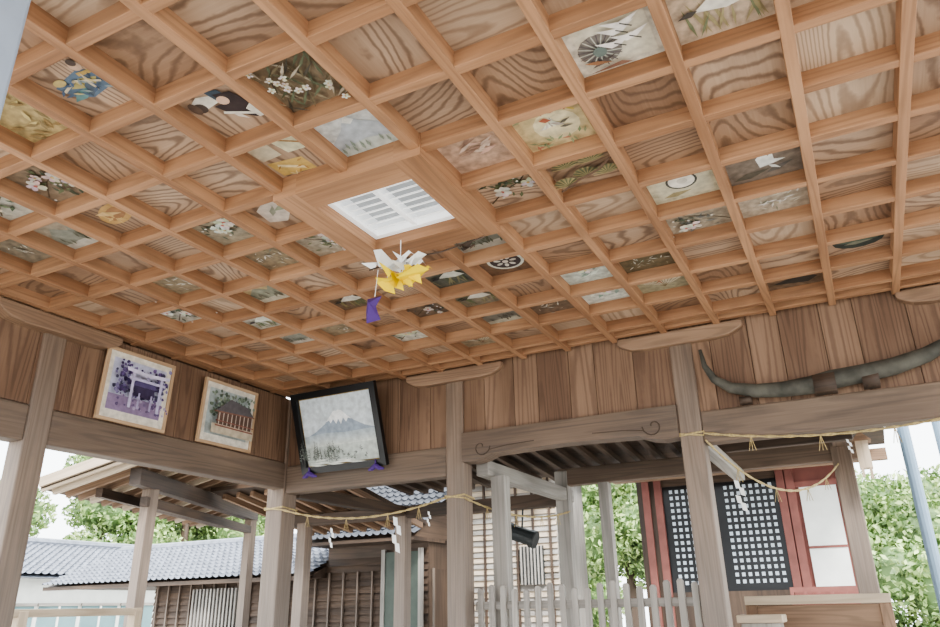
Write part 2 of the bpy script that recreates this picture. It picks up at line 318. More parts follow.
            for k in range(8): P.disc(cx+rg.gauss(0,.2),cy+rg.gauss(0,.18),.02,fl,n=6)
        elif st==2:      # ink landscape
            P.poly([(-.46,-.1),(-.2,.15),(0,.0),(.2,.24),(.46,-.05),(.46,-.3),(-.46,-.3)],(128,132,124))
            P.poly([(-.46,-.3),(.46,-.22),(.46,-.46),(-.46,-.46)],(196,196,184))
            for k in range(16): P.leaf(rg.uniform(-.4,.4),rg.uniform(-.35,-.15),.16,rg.uniform(1.2,1.9),(84,88,76),.25)
        elif st==3:      # crane / bird in reeds
            for k in range(14): P.leaf(rg.uniform(-.4,.4),-.4,rg.uniform(.3,.6),rg.uniform(1.1,2),rg.choice([GRN,(140,130,90)]),.08)
            P.poly([(-.24,-.04),(-.05,.12),(.12,.1),(.24,-.06),(.05,-.1)],WHT);P.stroke([(.1,.08),(.2,.22),(.28,.24)],.03,WHT);P.leaf(-.2,-.02,.2,3.4,BLK,.4)
        elif st==4:      # fan
            P.poly([(0,-.26)]+[(.36*math.cos(t),-.2+.4*math.sin(t)) for t in [math.pi*(.15+.07*k) for k in range(11)]],(220,210,186))
            for k in range(9): 
                t=math.pi*(.2+.075*k);P.stroke([(0,-.26),(.36*math.cos(t),-.2+.4*math.sin(t))],.01,(120,96,70))
            for k in range(6): P.leaf(rg.uniform(-.15,.1),rg.uniform(-.05,.1),.14,rg.uniform(0,6),rg.choice([GRN,(170,90,70)]))
        else:            # chrysanthemum spray, loose strokes
            for k in range(34): P.leaf(rg.gauss(0,.18),rg.gauss(0,.15),rg.uniform(.06,.16),rg.uniform(0,6.28),rg.choice([WHT,WHT,(206,202,190),(120,128,110),(160,150,120)]),.22)
    mb.build("ceiling_painting")
for i,j in sorted(PA): painting(i,j)
# ---------------------------------------------------------------- walls
w=MB();y=Y0
while y<8.15:
    y2=min(y+.78,8.15);w.box((X0-.1,y+.004,3.33),(X0,y2-.004,4.9),M_board,L=(0,0,1));y=y2
w.box((X0-.16,Y0,3.33),(X0-.1,8.15,5.05),M_old)
w.build("wall_left",bevel=.003)
w=MB();x=X0
while x<X1:
    x2=min(x+random.choice([.55,.7,.8]),X1);w.box((x+.004,8.25,3.2),(x2-.004,8.35,5.05),random.choice([M_board,M_board,M_board2]),L=(0,0,1));x=x2
w.box((X0,8.35,3.3),(X1,8.4,5.05),M_old)
w.build("wall_back",bevel=.003)
def bracket(mb,cx,cy,axis,half=1.2,z1=4.93,z0=4.66,d=.42):
    pr=[(-half,z1),(-half,z1-.13),(-half+.1,z0+.1),(-half+.25,z0+.03),(-half+.5,z0),(half-.5,z0),(half-.25,z0+.03),(half-.1,z0+.1),(half,z1-.13),(half,z1)]
    if axis=='x': mb.prism([(cx+a,cy-d/2,z) for a,z in pr],(0,d,0),M_brd,L=(1,0,0))
    else: mb.prism([(cx-d/2,cy+a,z) for a,z in pr],(d,0,0),M_brd,L=(0,1,0))
def post(cx,cy,a=.42,top=4.66,br=None):
    p=MB();p.box((cx-a/2,cy-a/2,ZF),(cx+a/2,cy+a/2,top),M_post)
    p.box((cx-a/2-.06,cy-a/2-.06,ZF-.3),(cx+a/2+.06,cy+a/2+.06,ZF),M_grey)
    if br: bracket(p,cx,cy,br,d=.8 if br=='y' else .6,z1=4.9 if br=='y' else 4.93,z0=4.6 if br=='y' else 4.64)
    p.build("wooden_post",bevel=.012)
PY=8.4
post(-11.08,PY,.5,4.9)
post(-6.22,PY,br='x');post(-1.25,PY,br='x');post(3.68,PY,br='x');post(8.3,PY,br='x')
post(-11.0,1.9,br='y');post(-11.0,-4.6,br='y')
post(8.3,1.9,br='y');post(8.3,-4.6,br='y')
b=MB()
for a,c_ in((-8.5,-4.81),(-4.39,1.69),(2.11,8.15)): b.box((-11.19,a,2.71),(-10.81,c_,3.32),M_beam)
b.build("lintel_beam",bevel=.012)
b=MB();b.box((-10.83,8.2,2.6),(-6.43,8.56,3.24),M_beam);b.build("lintel_beam",bevel=.012)
b=MB();b.box((-1.04,8.2,2.71),(3.47,8.56,3.3),M_beam);b.build("lintel_beam",bevel=.012)
b=MB();b.box((3.89,8.2,2.71),(8.09,8.56,3.3),M_beam);b.build("lintel_beam",bevel=.012)
# carved rainbow beam, middle bay
b=MB()
top=[(-6.01,3.47),(-1.46,3.47)]
bot=[(-1.46,2.86),(-1.75,2.84),(-2.0,2.88),(-2.2,2.96),(-3.7,3.0),(-5.3,2.96),(-5.5,2.88),(-5.75,2.84),(-6.01,2.86)]
b.prism([(x,8.12,z) for x,z in top+bot],(0,.4,0),M_beam,L=(1,0,0))
for sx,cx in((1,-5.55),(-1,-1.92)):
    path=[(cx+sx*(-.28+.0),8.1,3.2)]
    for k in range(16):
        a=k*.42;rr=.03+.012*k;path.append((cx+sx*(rr*math.cos(a)),8.12,3.12+rr*math.sin(a)))
    b.tube(path[1:],.013,M_old,6)
    b.tube([(cx+sx*.2,8.12,3.05),(cx+sx*.6,8.12,3.1),(cx+sx*1.2,8.12,3.12)],.01,M_old,6)
b.build("carved_lintel_beam",bevel=.008)
# near pale post at left
p=MB();p.box((-3.7,-3.9,ZF),(-3.25,-3.5,ZR-.01),plain("pale_painted_post",(150,160,174),.6,var=.05));p.box((-3.78,-3.98,ZF-.02),(-3.17,-3.42,ZF+.25),M_grey);p.build("painted_post",bevel=.01)
# ---------------------------------------------------------------- framed pictures
def frame(mb,o,ax,ay,n,w,h,fw,fd,mat):
    o,ax,ay,n=map(Vector,(o,ax,ay,n))
    def bx(x0,x1,y0,y1,z0,z1,m):
        vs=[o+ax*x+ay*y+n*z for z in(z0,z1) for x,y in((x0,y0),(x1,y0),(x1,y1),(x0,y1))]
        mb.raw(vs,[(3,2,1,0),(4,5,6,7),(0,1,5,4),(1,2,6,5),(2,3,7,6),(3,0,4,7)],m)
    bx(0,w,0,fw,0,fd,mat);bx(0,w,h-fw,h,0,fd,mat);bx(0,fw,fw,h-fw,0,fd,mat);bx(w-fw,w,fw,h-fw,0,fd,mat)
    bx(fw*.9,w-fw*.9,fw*.9,h-fw*.9,0,.02,M_white)
# Fuji painting
ay=Vector((0,-.62,1.77)).normalized();hh=1.875
ax=Vector((1,0,0));n=ax.cross(ay)
mb=MB();o=Vector((-10.14,8.08,2.98));wF=2.34
frame(mb,o,ax,ay,n,wF,hh,.15,.12,M_black)
P=Pic(mb,o+n*.022,ax,ay,n)
def R_(x0,x1,y0,y1,c): P.poly([(x0,y0),(x1,y0),(x1,y1),(x0,y1)],c)
R_(.15,wF-.15,.15,hh-.15,(150,128,84));R_(.17,wF-.17,.17,hh-.17,(208,215,219))
P.poly([(.17,.8),(.5,.92),(.8,1.08),(1.0,1.27),(1.09,1.36),(1.16,1.345),(1.22,1.37),(1.3,1.35),(1.4,1.25),(1.62,1.08),(1.9,.94),(2.17,.86),(2.17,.6),(.17,.6)],(154,165,178))
P.poly([(.84,1.12),(1.0,1.27),(1.09,1.36),(1.16,1.345),(1.22,1.37),(1.3,1.35),(1.4,1.25),(1.56,1.12),(1.46,1.15),(1.4,1.07),(1.33,1.17),(1.25,1.03),(1.19,1.16),(1.12,1.05),(1.05,1.17),(.97,1.08),(.93,1.15)],(242,244,244))
for k in range(7): P.poly([(.17,.84-.04*k),(.8,.88-.04*k),(1.3,.84-.04*k),(2.17,.86-.04*k),(2.17,.78-.04*k),(.17,.76-.04*k)],(176+k*6,186+k*5,192+k*3))
R_(.17,wF-.17,.17,.58,(198,204,198))
rg=random.Random(3)
for k in range(60):
    x=rg.uniform(.2,1.1) if k<46 else rg.uniform(1.2,2.1);h=rg.uniform(.15,.5)*(1.2-x*.6) if k<46 else rg.uniform(.05,.14)
    y=rg.uniform(.2,.42)
    P.stroke([(x,y),(x,y+h)],.008,(110,112,106))
    for q in range(5): P.leaf(x,y+h*(.25+.16*q),.05*(1.2-.16*q),rg.choice([.3,2.8]),rg.choice([(112,120,112),(130,136,130),(98,106,100)]),.4)
for k in range(12): P.leaf(rg.uniform(.2,1.6),rg.uniform(.22,.35),.5,rg.uniform(-.1,.1),rg.choice([(214,216,208),(170,176,168)]),.08)
for x in(.25,wF-.25):
    c0=o+ax*x+n*.16-ay*.04
    mb.tube([c0+Vector((-.2,0,-.02)),c0+Vector((-.1,-.02,.0)),c0+Vector((0,-.03,.06)),c0+Vector((.1,-.02,.0)),c0+Vector((.2,0,-.02))],[.02,.05,.06,.05,.02],M_pur,8)
    mb.tube([c0+Vector((0,-.02,.05)),c0+Vector((-.01,-.03,.2))],[.03,.015],M_pur,6)
mb.build("fuji_painting_framed")
# photos on left wall
def wallphoto(yc0,yc1,kind):
    mb=MB();ay=Vector((.08,0,1.3)).normalized();ax=Vector((0,1,0));n=ax.cross(ay)
    if n.x<0: n=-n
    w=yc1-yc0;h=1.38;o=Vector((-10.78,yc0,3.33))
    frame(mb,o,ax,ay,n,w,h,.06,.06,M_trim)
    P=Pic(mb,o+n*.022,ax,ay,n);rg=random.Random(kind)
    def R(x0,x1,y0,y1,c): P.poly([(x0,y0),(x1,y0),(x1,y1),(x0,y1)],c)
    R(.06,w-.06,.06,h-.06,(220,212,198))
    x0,x1,y0,y1=.17,w-.17,.22,h-.17
    if kind==1:
        R(x0,x1,y0,y1,(190,190,210));R(x0,x1,y0,y0+.3,(146,126,156))
        for k in range(240):
            x=rg.uniform(x0+.05,x1-.05);y=rg.uniform(y0+.3,y1-.05)
            if .48<x<w-.5 and y>y0+.6 and rg.random()<.85: continue
            P.blob(x,y,rg.uniform(.025,.05),rg.choice([(86,66,112),(62,48,88),(112,92,140),(74,70,96),(130,120,156)]),rg,7)
        R(.55,w-.55,y0+.3,y0+.5,(58,46,76));P.poly([(.45,y0+.5),(w-.45,y0+.5),(w-.6,y0+.62),(.6,y0+.62)],(84,72,110))
        for k in range(40): P.blob(rg.uniform(x0+.05,x1-.05),rg.uniform(y0+.04,y0+.28),rg.uniform(.02,.04),rg.choice([(120,100,136),(170,156,182),(100,82,120)]),rg,6)
        for a,b in((.43,.49),(w-.49,w-.43)): R(a,b,y0+.05,y0+.76,(186,178,206))
        R(.36,w-.36,y0+.58,y0+.63,(186,178,206));P.poly([(.28,y0+.8),(w/2,y0+.76),(w-.28,y0+.8),(w-.3,y0+.73),(w/2,y0+.69),(.3,y0+.73)],(206,198,220))
        R(w/2-.03,w/2+.03,y0+.62,y0+.7,(160,150,180));R(.62,.66,y0+.06,y0+.36,(160,150,180));R(w-.66,w-.62,y0+.06,y0+.36,(160,150,180))
    else:
        R(x0,x1,y0,y1,(176,184,182))
        for k in range(160): P.blob(rg.uniform(x0+.04,x1-.04),rg.uniform(y0+.4,y1-.06)*1.0,rg.uniform(.03,.05),rg.choice([(106,120,102),(130,140,122),(92,104,92),(150,160,142),(180,190,184)]),rg,7)
        R(x0,x1,y0,y0+.2,(186,172,150));R(.3,w-.25,y0+.2,y0+.5,(96,72,62))
        for k in range(9): R(.34+k*.12,.37+k*.12,y0+.18,y0+.5,(180,164,150))
        P.poly([(x0+.02,y0+.44),(w-.2,y0+.5),(w-.42,y0+.7),(.62,y0+.78),(.4,y0+.6)],(96,90,92));P.poly([(x0+.02,y0+.44),(w-.2,y0+.5),(w-.2,y0+.53),(x0+.02,y0+.47)],(130,94,80))
        R(.25,w-.2,y0+.15,y0+.18,(136,90,78));R(.25,w-.2,y0+.26,y0+.28,(136,90,78))
    mb.build("framed_photograph")
wallphoto(2.86,4.42,1);wallphoto(5.26,6.84,2)
# ---------------------------------------------------------------- horn shaped timber on back wall
h=MB()
ctl=[(-.86,4.42,.03),(-.82,4.1,.05),(-.68,3.82,.075),(-.42,3.62,.1),(0,3.5,.125),(.45,3.46,.14),(.9,3.47,.16),(1.25,3.52,.17),(1.7,3.55,.16),(2.2,3.6,.15),(2.7,3.72,.13),(3.1,3.9,.1),(3.38,4.15,.07),(3.46,4.45,.03)]
h.tube([(a,8.03,b) for a,b,c_ in ctl],[c_ for a,b,c_ in ctl],plain("patinated_horn_wood",(84,82,74),.75,var=.3,scale=9),12)
h.box((.95,7.86,3.31),(1.3,8.2,3.6),M_old);h.box((1.7,7.9,3.31),(1.95,8.2,3.55),M_old)
h.box((-.3,8.0,3.31),(-.1,8.2,3.42),M_old)
h.build("buffalo_horn_plaque",smooth=True)
# ---------------------------------------------------------------- hanging origami decoration
g=MB()
g.tube([(-3.74,2.1,4.8),(-3.74,2.1,4.5)],.006,M_white,5)
g.tube([(-4.12,1.9,4.34),(-3.72,2.1,4.49),(-3.22,2.35,4.6),(-2.65,2.55,4.78)],.012,M_old,5)
def tri(mb,pts,m): mb.raw(pts,[list(range(len(pts)))],m)
def bird(o,s,m,a=0):
    o=Vector(o);ca,sa=math.cos(a),math.sin(a)
    def q(x,y,z): return o+Vector((x*ca-y*sa,x*sa+y*ca,z))*s
    for sy in(-1,1):
        tri(g,[q(-.3,0,.08),q(0,.1*sy,-.16),q(.3,0,.06)],m);tri(g,[q(-.3,0,.08),q(.3,0,.06),q(0,.1*sy,-.16)],m)
        tri(g,[q(-.16,.04*sy,-.06),q(.2,.04*sy,-.02),q(.12,.6*sy,.06),q(-.1,.5*sy,.12)],m)
    tri(g,[q(.2,0,.05),q(.28,.0,-.08),q(.55,0,.2),q(.5,0,.26)],m);tri(g,[q(.5,0,.26),q(.55,0,.2),q(.68,0,.1)],m)
    tri(g,[q(-.2,0,.08),q(-.3,.0,-.1),q(-.6,0,.12)],m)
bird((-3.9,2.0,4.42),.64,M_white,.2);bird((-3.64,2.15,4.46),.5,M_white,1.3);bird((-3.66,2.1,4.36),.4,M_white,-.4);bird((-2.9,2.45,4.64),.26,M_old,.9)
bird((-3.7,2.02,4.17),.74,M_yel,1.45);bird((-3.56,2.1,4.22),.46,M_yel,.3)
rg=random.Random(5)
for k in range(4):
    a=-3.92+.14*k;b_=4.13+.03*k;q=rg.uniform(.1,.18)
    tri(g,[(a-.14,2.0,b_+.05),(a+.08,2.04,b_+.08),(a+.12,2.08,b_-q),(a-.02,2.02,b_-q*.6)],M_yel)
for a in(-3.92,-3.64,-3.68): g.tube([(a,2.05,4.2),(a,2.08,4.5)],.004,M_white,4)
g.raw([(-4.2,2.0,3.96),(-4.0,2.05,3.99),(-4.06,2.0,3.82),(-4.01,2.05,3.64),(-4.13,1.9,3.56),(-4.24,2.03,3.78),(-4.1,1.88,3.84)],[(0,6,5),(0,1,6),(6,1,2),(6,2,3,4),(5,6,4)],M_pur)
g.tube([(-4.08,2.0,3.97),(-4.04,2.0,4.37)],.005,M_white,4)
g.build("hanging_origami_cranes")
# ---------------------------------------------------------------- ropes
def sagpath(a,b,sag,n=28):
    a=Vector(a);b=Vector(b);return [a.lerp(b,k/n)+Vector((0,0,-sag*4*(k/n)*(1-k/n))) for k in range(n+1)]
def shide(mb,o,s=1):
    x,y,z=o;w=.09*s;hh=.15*s
    for k in range(4):
        dx=(.05 if k%2 else -.03)*s
        mb.raw([(x+dx-w/2,y-.02*k,z-k*hh),(x+dx+w/2,y-.02*k,z-k*hh-.03*s),(x+dx+w/2+.02*s,y-.02*k,z-(k+1)*hh-.04*s),(x+dx-w/2+.02*s,y-.02*k,z-(k+1)*hh)],[(0,1,2,3)],M_white)
def rope(name,paths,shides=(),loops=(),straws=()):
    mb=MB()
    for p in paths:
        for ph in(0,math.pi):
            mb.tube([v+Vector((0,.014*math.cos(k*1.6+ph),.014*math.sin(k*1.6+ph))) for k,v in enumerate(p)],.015,M_rope,5)
        for t in(.2,.45,.7,.86):
            v=p[int(t*(len(p)-1))]
            for q in range(3): mb.tube([v,v+Vector((.03*(q-1),0,-.13)),v+Vector((.06*(q-1),.01,-.26))],.006,M_rope,4)
    for (cx,cy,z,a) in loops:
        r=a/2+.02;mb.tube([(cx-r,cy-r,z),(cx+r,cy-r,z+.04),(cx+r,cy+r,z),(cx-r,cy+r,z),(cx-r,cy-r,z)],.02,M_rope,6)
        mb.tube([(cx-r,cy-r,z+.04),(cx+r,cy-r,z-.03)],.018,M_rope,6)
    for o,s in shides: shide(mb,o,s)
    mb.build(name)
rope("shimenawa_rope",[sagpath((-10.8,8.1,2.22),(-6.45,8.15,2.15),.3),sagpath((-5.98,8.15,2.12),(-5.55,13.3,2.3),.25)],[((-7.6,8.1,1.85),1.2),((-9.3,8.1,1.72),.7),((-6.8,8.12,1.9),.5)],[(-11.08,8.4,2.25,.5),(-6.22,8.4,2.15,.42)])
rope("shimenawa_rope",[sagpath((-1.02,8.15,2.88),(3.45,8.15,2.78),.22),sagpath((-1.0,8.15,2.75),(1.0,13.3,2.9),.75)],[((-.6,8.5,2.05),.9),((1.3,8.12,2.5),.4)],[(-1.25,8.4,2.88,.42)])
# ---------------------------------------------------------------- picket fence
f=MB();x=-5.9
k=0
while x<-1.55:
    t=.36+.06*math.sin(k*1.3);f.prism([(x,8.5,ZF+.2),(x+.12,8.5,ZF+.2),(x+.12,8.5,t-.04),(x+.09,8.5,t),(x+.03,8.5,t),(x,8.5,t-.04)],(0,.06,0),M_grey,L=(0,0,1));x+=.25;k+=1
f.box((-5.98,8.56,-.05),(-1.49,8.64,.1),M_grey);f.box((-5.98,8.56,-2.8),(-1.49,8.64,-2.6),M_grey)
f.build("picket_fence",bevel=.004)
# ---------------------------------------------------------------- corridor frame behind
b=MB();YB=13.6
for x,a,m in((-5.8,.36,M_grey),(-4.65,.28,M_grey),(1.1,.42,M_post),(-10.9,.36,M_post),(-14.6,.36,M_post)):
    b.box((x-a/2,YB-a/2,ZG),(x+a/2,YB+a/2,3.4 if x>-6 else 2.6),m)
b.box((-5.75,8.95,ZG),(-5.42,9.25,2.65),M_grey)
b.box((-5.95,8.66,2.62),(-5.65,YB+.4,2.95),M_grey)
b.box((-5.9,YB-.15,3.0),(1.6,YB+.15,3.45),M_beam);b.box((-1.35,11.2,3.05),(1.4,11.4,3.35),M_old)
b.box((-1.35,8.66,2.75),(-1.1,YB,3.0),M_grey);b.box((.95,8.66,3.3),(1.25,YB,3.6),M_beam)
b.box((-11.05,8.68,2.55),(-10.75,YB+.3,2.85),M_old);b.box((-15.6,YB-.15,2.5),(-5.9,YB+.15,2.85),M_old)
b.build("corridor_frame",bevel=.01)
b=MB()
for k in range(24):
    x=-11.6+k*.56;b.beam((x,8.7,4.1),(x,15.2,3.5),.14,.16,M_old)
b.prism([(-11.8,8.66,4.22),(-11.8,15.5,3.62),(-11.8,15.5,3.72),(-11.8,8.66,4.32)],(13.9,0,0),M_old,L=(1,0,0))
b.build("corridor_roof")
b=MB()
for k in range(9):
    x=-16.2+k*.56;b.beam((x,11.6,3.35),(x,16.0,2.55),.13,.16,M_brd)
b.prism([(-16.6,11.4,3.5),(-16.6,16.3,2.6),(-16.6,16.3,2.72),(-16.6,11.4,3.62)],(4.9,0,0),M_old,L=(1,0,0))
b.build("lean_to_roof")
# partition boards, right
b=MB()
for k in range(6): b.box((-1.0,10.4,-3.9+.64*k),(1.4,10.5,-3.27+.64*k),M_brd,L=(1,0,0))
b.box((-1.05,10.3,-.06),(1.45,10.6,.1),M_light);b.box((-1.05,10.35,ZG),(-.85,10.6,-.06),M_brd);b.box((1.25,10.35,ZG),(1.45,10.6,-.06),M_brd)
b.build("wooden_partition",bevel=.005)
b=MB();b.box((-1.0,9.2,ZG),(-.35,9.8,-.35),M_grey);b.box((-1.06,9.14,-.35),(-.29,9.86,-.22),M_light);b.build("offering_box",bevel=.006)
# ---------------------------------------------------------------- main hall
YH=22.3;m=MB();XL=-6.1
for x in(-5.75,-5.3,-1.05,-.75,.95): m.box((x-.13,YH-.1,ZG),(x+.13,YH+.2,4.6),M_red)
m.box((XL,YH,ZG),(-5.2,YH+.1,4.4),M_old);m.box((-5.2,YH+.05,.3),(-1.2,YH+.15,4.4),M_black)
m.box((-5.2,YH,4.0),(-1.2,YH+.1,4.6),M_old)
nx,nz=17,15
lat=plain("white_lattice_paper",(190,198,206),.7,var=.03)
for a in range(nx):
    for c_ in range(nz):
        x=-4.95+a*.215;z=.55+c_*.225
        if a in(8,): continue
        m.box((x+.04,YH+.02,z+.04),(x+.15,YH+.04,z+.16),lat)
m.box((-5.2,YH,ZG),(-1.2,YH+.06,.35),M_old)
m.box((-1.2,YH+.06,ZG),(1.2,YH+.12,4.6),M_red)
m.box((-.5,YH-.02,.3),(.65,YH+.06,3.6),M_plaster);m.box((-.62,YH-.04,3.6),(.77,YH+.06,3.8),M_red);m.box((-.62,YH-.04,.1),(.77,YH+.06,.3),M_red)
m.box((-.5,YH-.05,1.6),(.65,YH,1.68),M_red)
m.box((-1.2,YH-1.3,.25),(1.2,YH-1.2,.4),M_red);m.box((-1.2,YH-1.3,-.4),(1.2,YH-1.2,-.28),M_red)
for k in range(7): m.box((-1.2+k*.38,YH-1.3,-1),(-1.1+k*.38,YH-1.2,.25),M_red)
m.box((XL,YH+.2,ZG),(1.3,YH+7,4.6),M_old)
for k in range(20):
    x=XL-.3+k*.42;m.beam((x,YH-3,4.55),(x,YH+1,5.3),.14,.2,M_brd)
m.prism([(XL-.6,YH-3.2,4.7),(XL-.6,YH+4,6.3),(XL-.6,YH+4,6.5),(XL-.6,YH-3.2,4.95)],(9.0,0,0),M_tile)
m.box((XL-.5,YH-1.3,4.1),(2.3,YH-1,4.45),M_brd)
m.box((XL,YH-1.2,-1.3),(1.4,YH,-1.1),M_old)
m.build("shrine_main_hall")
# side building with pale clapboards
m=MB();YS=20
m.box((-12.2,YS,ZG),(-8.5,YS+3,4.6),M_grey)
for k in range(30): 
    z=-1.5+k*.2;m.prism([(-12.22,YS-.02,z),(-12.22,YS-.1,z),(-12.22,YS-.03,z+.21)],(3.74,0,0),M_light if k%2 else M_grey,L=(1,0,0))
for k in range(6): m.box((-12.0+k*.65,YS-.16,-2),(-11.92+k*.65,YS-.1,4.5),M_old)
m.box((-9.9,YS-.2,.7),(-9.0,YS-.1,2.0),M_iron)
for k in range(7): m.box((-9.85+k*.13,YS-.26,.7),(-9.8+k*.13,YS-.2,2.0),M_grey)
m.box((-12.3,YS-1.5,4.5),(-8.2,YS+3.5,4.7),M_old)
m.build("clapboard_annex")
m=MB();m.tube([(-7.9,14.55,2.05),(-7.1,14.6,1.75)],.22,M_iron,14);m.tube([(-7.95,14.55,2.07),(-7.8,14.56,2.0)],.25,M_iron,14);m.tube([(-7.25,14.6,1.8),(-7.1,14.6,1.75)],.25,M_iron,14);m.tube([(-7.5,14.6,2.1),(-7.45,14.6,2.7)],.03,M_iron,6);m.box((-7.8,14.5,2.64),(-7.2,14.7,2.75),M_iron);m.build("hanging_lantern")
# ---------------------------------------------------------------- dark slatted building behind left bay
def tileroof(mb,A,U_,V_,nu,nv,amp=.08,mat=M_tile):
    A,U_,V_=Vector(A),Vector(U_),Vector(V_);n=U_.cross(V_).normalized()
    if n.z<0:n=-n
    su=6;vs=[];fs=[];W_=nu*su+1
    for j in range(nv):
        for e in(0,1):
            for i in range(W_):
                ph=i/su;t=(ph%1);hgt=amp*(1.2*math.exp(-((t-.5)/.17)**2))+(.09 if e==0 else .0)
                vs.append(A+U_*(i/(W_-1))+V_*((j+e)/nv)+n*hgt)
    for r_ in range(2*nv-1):
        for i in range(W_-1): fs.append((r_*W_+i,r_*W_+i+1,(r_+1)*W_+i+1,(r_+1)*W_+i))
    mb.raw(vs,fs,mat)
m=MB();YD=18
m.box((-26,YD,ZG),(-12.6,YD+4,1.3),M_old);m.box((-17,YD,1.3),(-12.6,YD+4,2.3),M_old)
for k in range(24):
    z=ZG+.3+k*.24;m.prism([(-26,YD-.02,z),(-26,YD-.1,z),(-26,YD-.02,z+.25)],(13.4,0,0),M_old,L=(1,0,0))
for k in range(22): m.box((-25.8+k*.64,YD-.16,ZG),(-25.74+k*.64,YD-.08,1.3),M_beam)
m.box((-14.3,YD-.2,ZG),(-12.9,YD-.12,1.9),plain("green_grey_door",(74,84,76),.6));m.box((-14.45,YD-.24,ZG),(-14.3,YD-.1,2),M_grey);m.box((-12.9,YD-.24,ZG),(-12.75,YD-.1,2),M_grey)
m.box((-23.6,YD-.25,-.8),(-21,YD-.16,.9),M_iron)
for k in range(14): m.box((-23.55+k*.19,YD-.32,-.8),(-23.47+k*.19,YD-.25,.9),M_grey)
m.box((-17.2,YD-1.2,2.2),(-12.5,YD+1,2.32),M_old)
tileroof(m,(-17.3,YD-1.25,2.34),(4.9,0,0),(0,4.2,2.7),16,11,.08,M_tiled)
m.prism([(-17.2,YD-1.2,2.3),(-17.2,YD+2.9,4.95),(-17.2,YD+4,2.3)],(4.7,0,0),M_old);m.tube([(-17.3,YD+2.9,5.1),(-12.4,YD+2.9,5.1)],.18,M_tiled,8)
tileroof(m,(-32,YD-1.2,1.2),(15,0,0),(0,4,1.7),44,11)
m.tube([(-32,YD+2.8,2.98),(-17,YD+2.8,2.98)],.2,M_tile,8);m.box((-32,YD-1.1,1.05),(-17,YD-.9,1.2),M_old)
m.prism([(-32,YD-1.1,1.12),(-32,YD+2.8,2.8),(-32,YD+6.6,1.12)],(15,0,0),M_old);m.build("slatted_storehouse")
# neighbouring house far left
m=MB();hx=-39
m.box((hx-8,14,ZG),(hx,34,2.1),M_plaster);tileroof(m,(hx+1,13,2.0),(0,22,0),(-5,0,2.0),50,12,.1)
m.prism([(hx+1,13,1.9),(hx-4,13,3.9),(hx-9,13,1.9)],(0,22,0),M_tile);m.tube([(hx-4,13,4.15),(hx-4,35,4.15)],.25,M_tile,8)
for k in range(5):
    y=19+k*2.6;m.box((hx,y,-1.6),(hx+.08,y+2.3,.55),M_glass);m.box((hx,y+1.1,-1.6),(hx+.14,y+1.2,.55),M_plaster);m.box((hx,y-.1,.5),(hx+.16,y+2.4,.65),M_grey)
m.build("tiled_roof_house")
# rail at left
m=MB();m.box((-14.4,-1.5,-.02),(-14.2,7.4,.14),M_light);m.box((-14.4,-1.5,-1.6),(-14.2,7.4,-1.4),M_light)
for y in(-1.4,1.6,4.5,7.3): m.box((-14.42,y-.1,ZG),(-14.18,y+.1,.1),M_light)
m.build("wooden_railing",bevel=.004)
# open-sided shed with rafters (rotated)
m=MB();A=Vector((-15.4,8.0,3.3));D=Vector((-3.9,9.2,0)).normalized();Pp=Vector((-D.y,D.x,0))
if Pp.x>0: Pp=-Pp
EX=2.0;sl=.33;LN=8.2
m.beam(A-D*.6,A+D*LN,.3,.42,M_old);m.beam(A-D*.1+Pp*1.2+Vector((0,0,-.3)),A+D*LN+Pp*1.2+Vector((0,0,-.3)),.18,.24,M_old)
m.beam(A+Vector((0,0,-.55)),A+D*LN+Vector((0,0,-.55)),.2,.25,M_old)
for k in range(16):
    q=A+D*(-.8+k*.58);m.beam(q-Pp*1.3+Vector((0,0,.3+1.3*sl)),q+Pp*EX+Vector((0,0,.3-EX*sl)),.13,.15,M_light if k%3==0 else M_brd)
for k in range(2):
    q=A+D*(-1.0-.12*k);m.beam(q-Pp*1.4+Vector((0,0,.46+1.4*sl+.1*k)),q+Pp*(EX+.2)+Vector((0,0,.46-(EX+.2)*sl+.1*k)),.1,.24,M_light)
nn=Vector((0,0,.16));q0=A-D*1.05-Pp*1.4+Vector((0,0,.4+1.4*sl));q1=A-D*1.05+Pp*(EX+.2)+Vector((0,0,.4-(EX+.2)*sl))
m.prism([q0,q1,q1+nn*.8,q0+nn*.8],D*9.3,M_old,L=Pp)
tileroof(m,q1+nn,D*9.3,(q0-q1),26,8,.08)
for d,e,zz in((.3,0,3.1),(7.9,0,3.1)):
        q=A+D*d+Pp*e;m.box((q.x-.15,q.y-.15,ZG),(q.x+.15,q.y+.15,zz),M_post)
m.build("open_shed")
# steel poles
for x,y,r_ in((2.5,14.4,.13),(3.3,15.5,.1)):
    m=MB();m.tube([(x,y,ZG),(x,y,6.5)],r_,M_bluepole,12);m.tube([(x,y,ZG),(x,y,ZG+.3)],r_*1.6,M_grey,12);m.build("steel_pole",smooth=False)
# wooden hanging box
m=MB();m.box((1.42,12.9,2.7),(1.68,13.2,3.3),M_light);m.prism([(1.35,12.82,3.3),(1.75,12.82,3.3),(1.55,12.82,3.5)],(0,.46,0),M_brd);m.box((1.44,12.86,2.5),(1.5,12.92,2.7),M_light);m.box((1.6,12.86,2.45),(1.66,12.92,2.7),M_light);m.tube([(1.55,13.05,3.45),(1.55,13.05,3.62)],.02,M_iron,6);m.build("small_wooden_lantern")
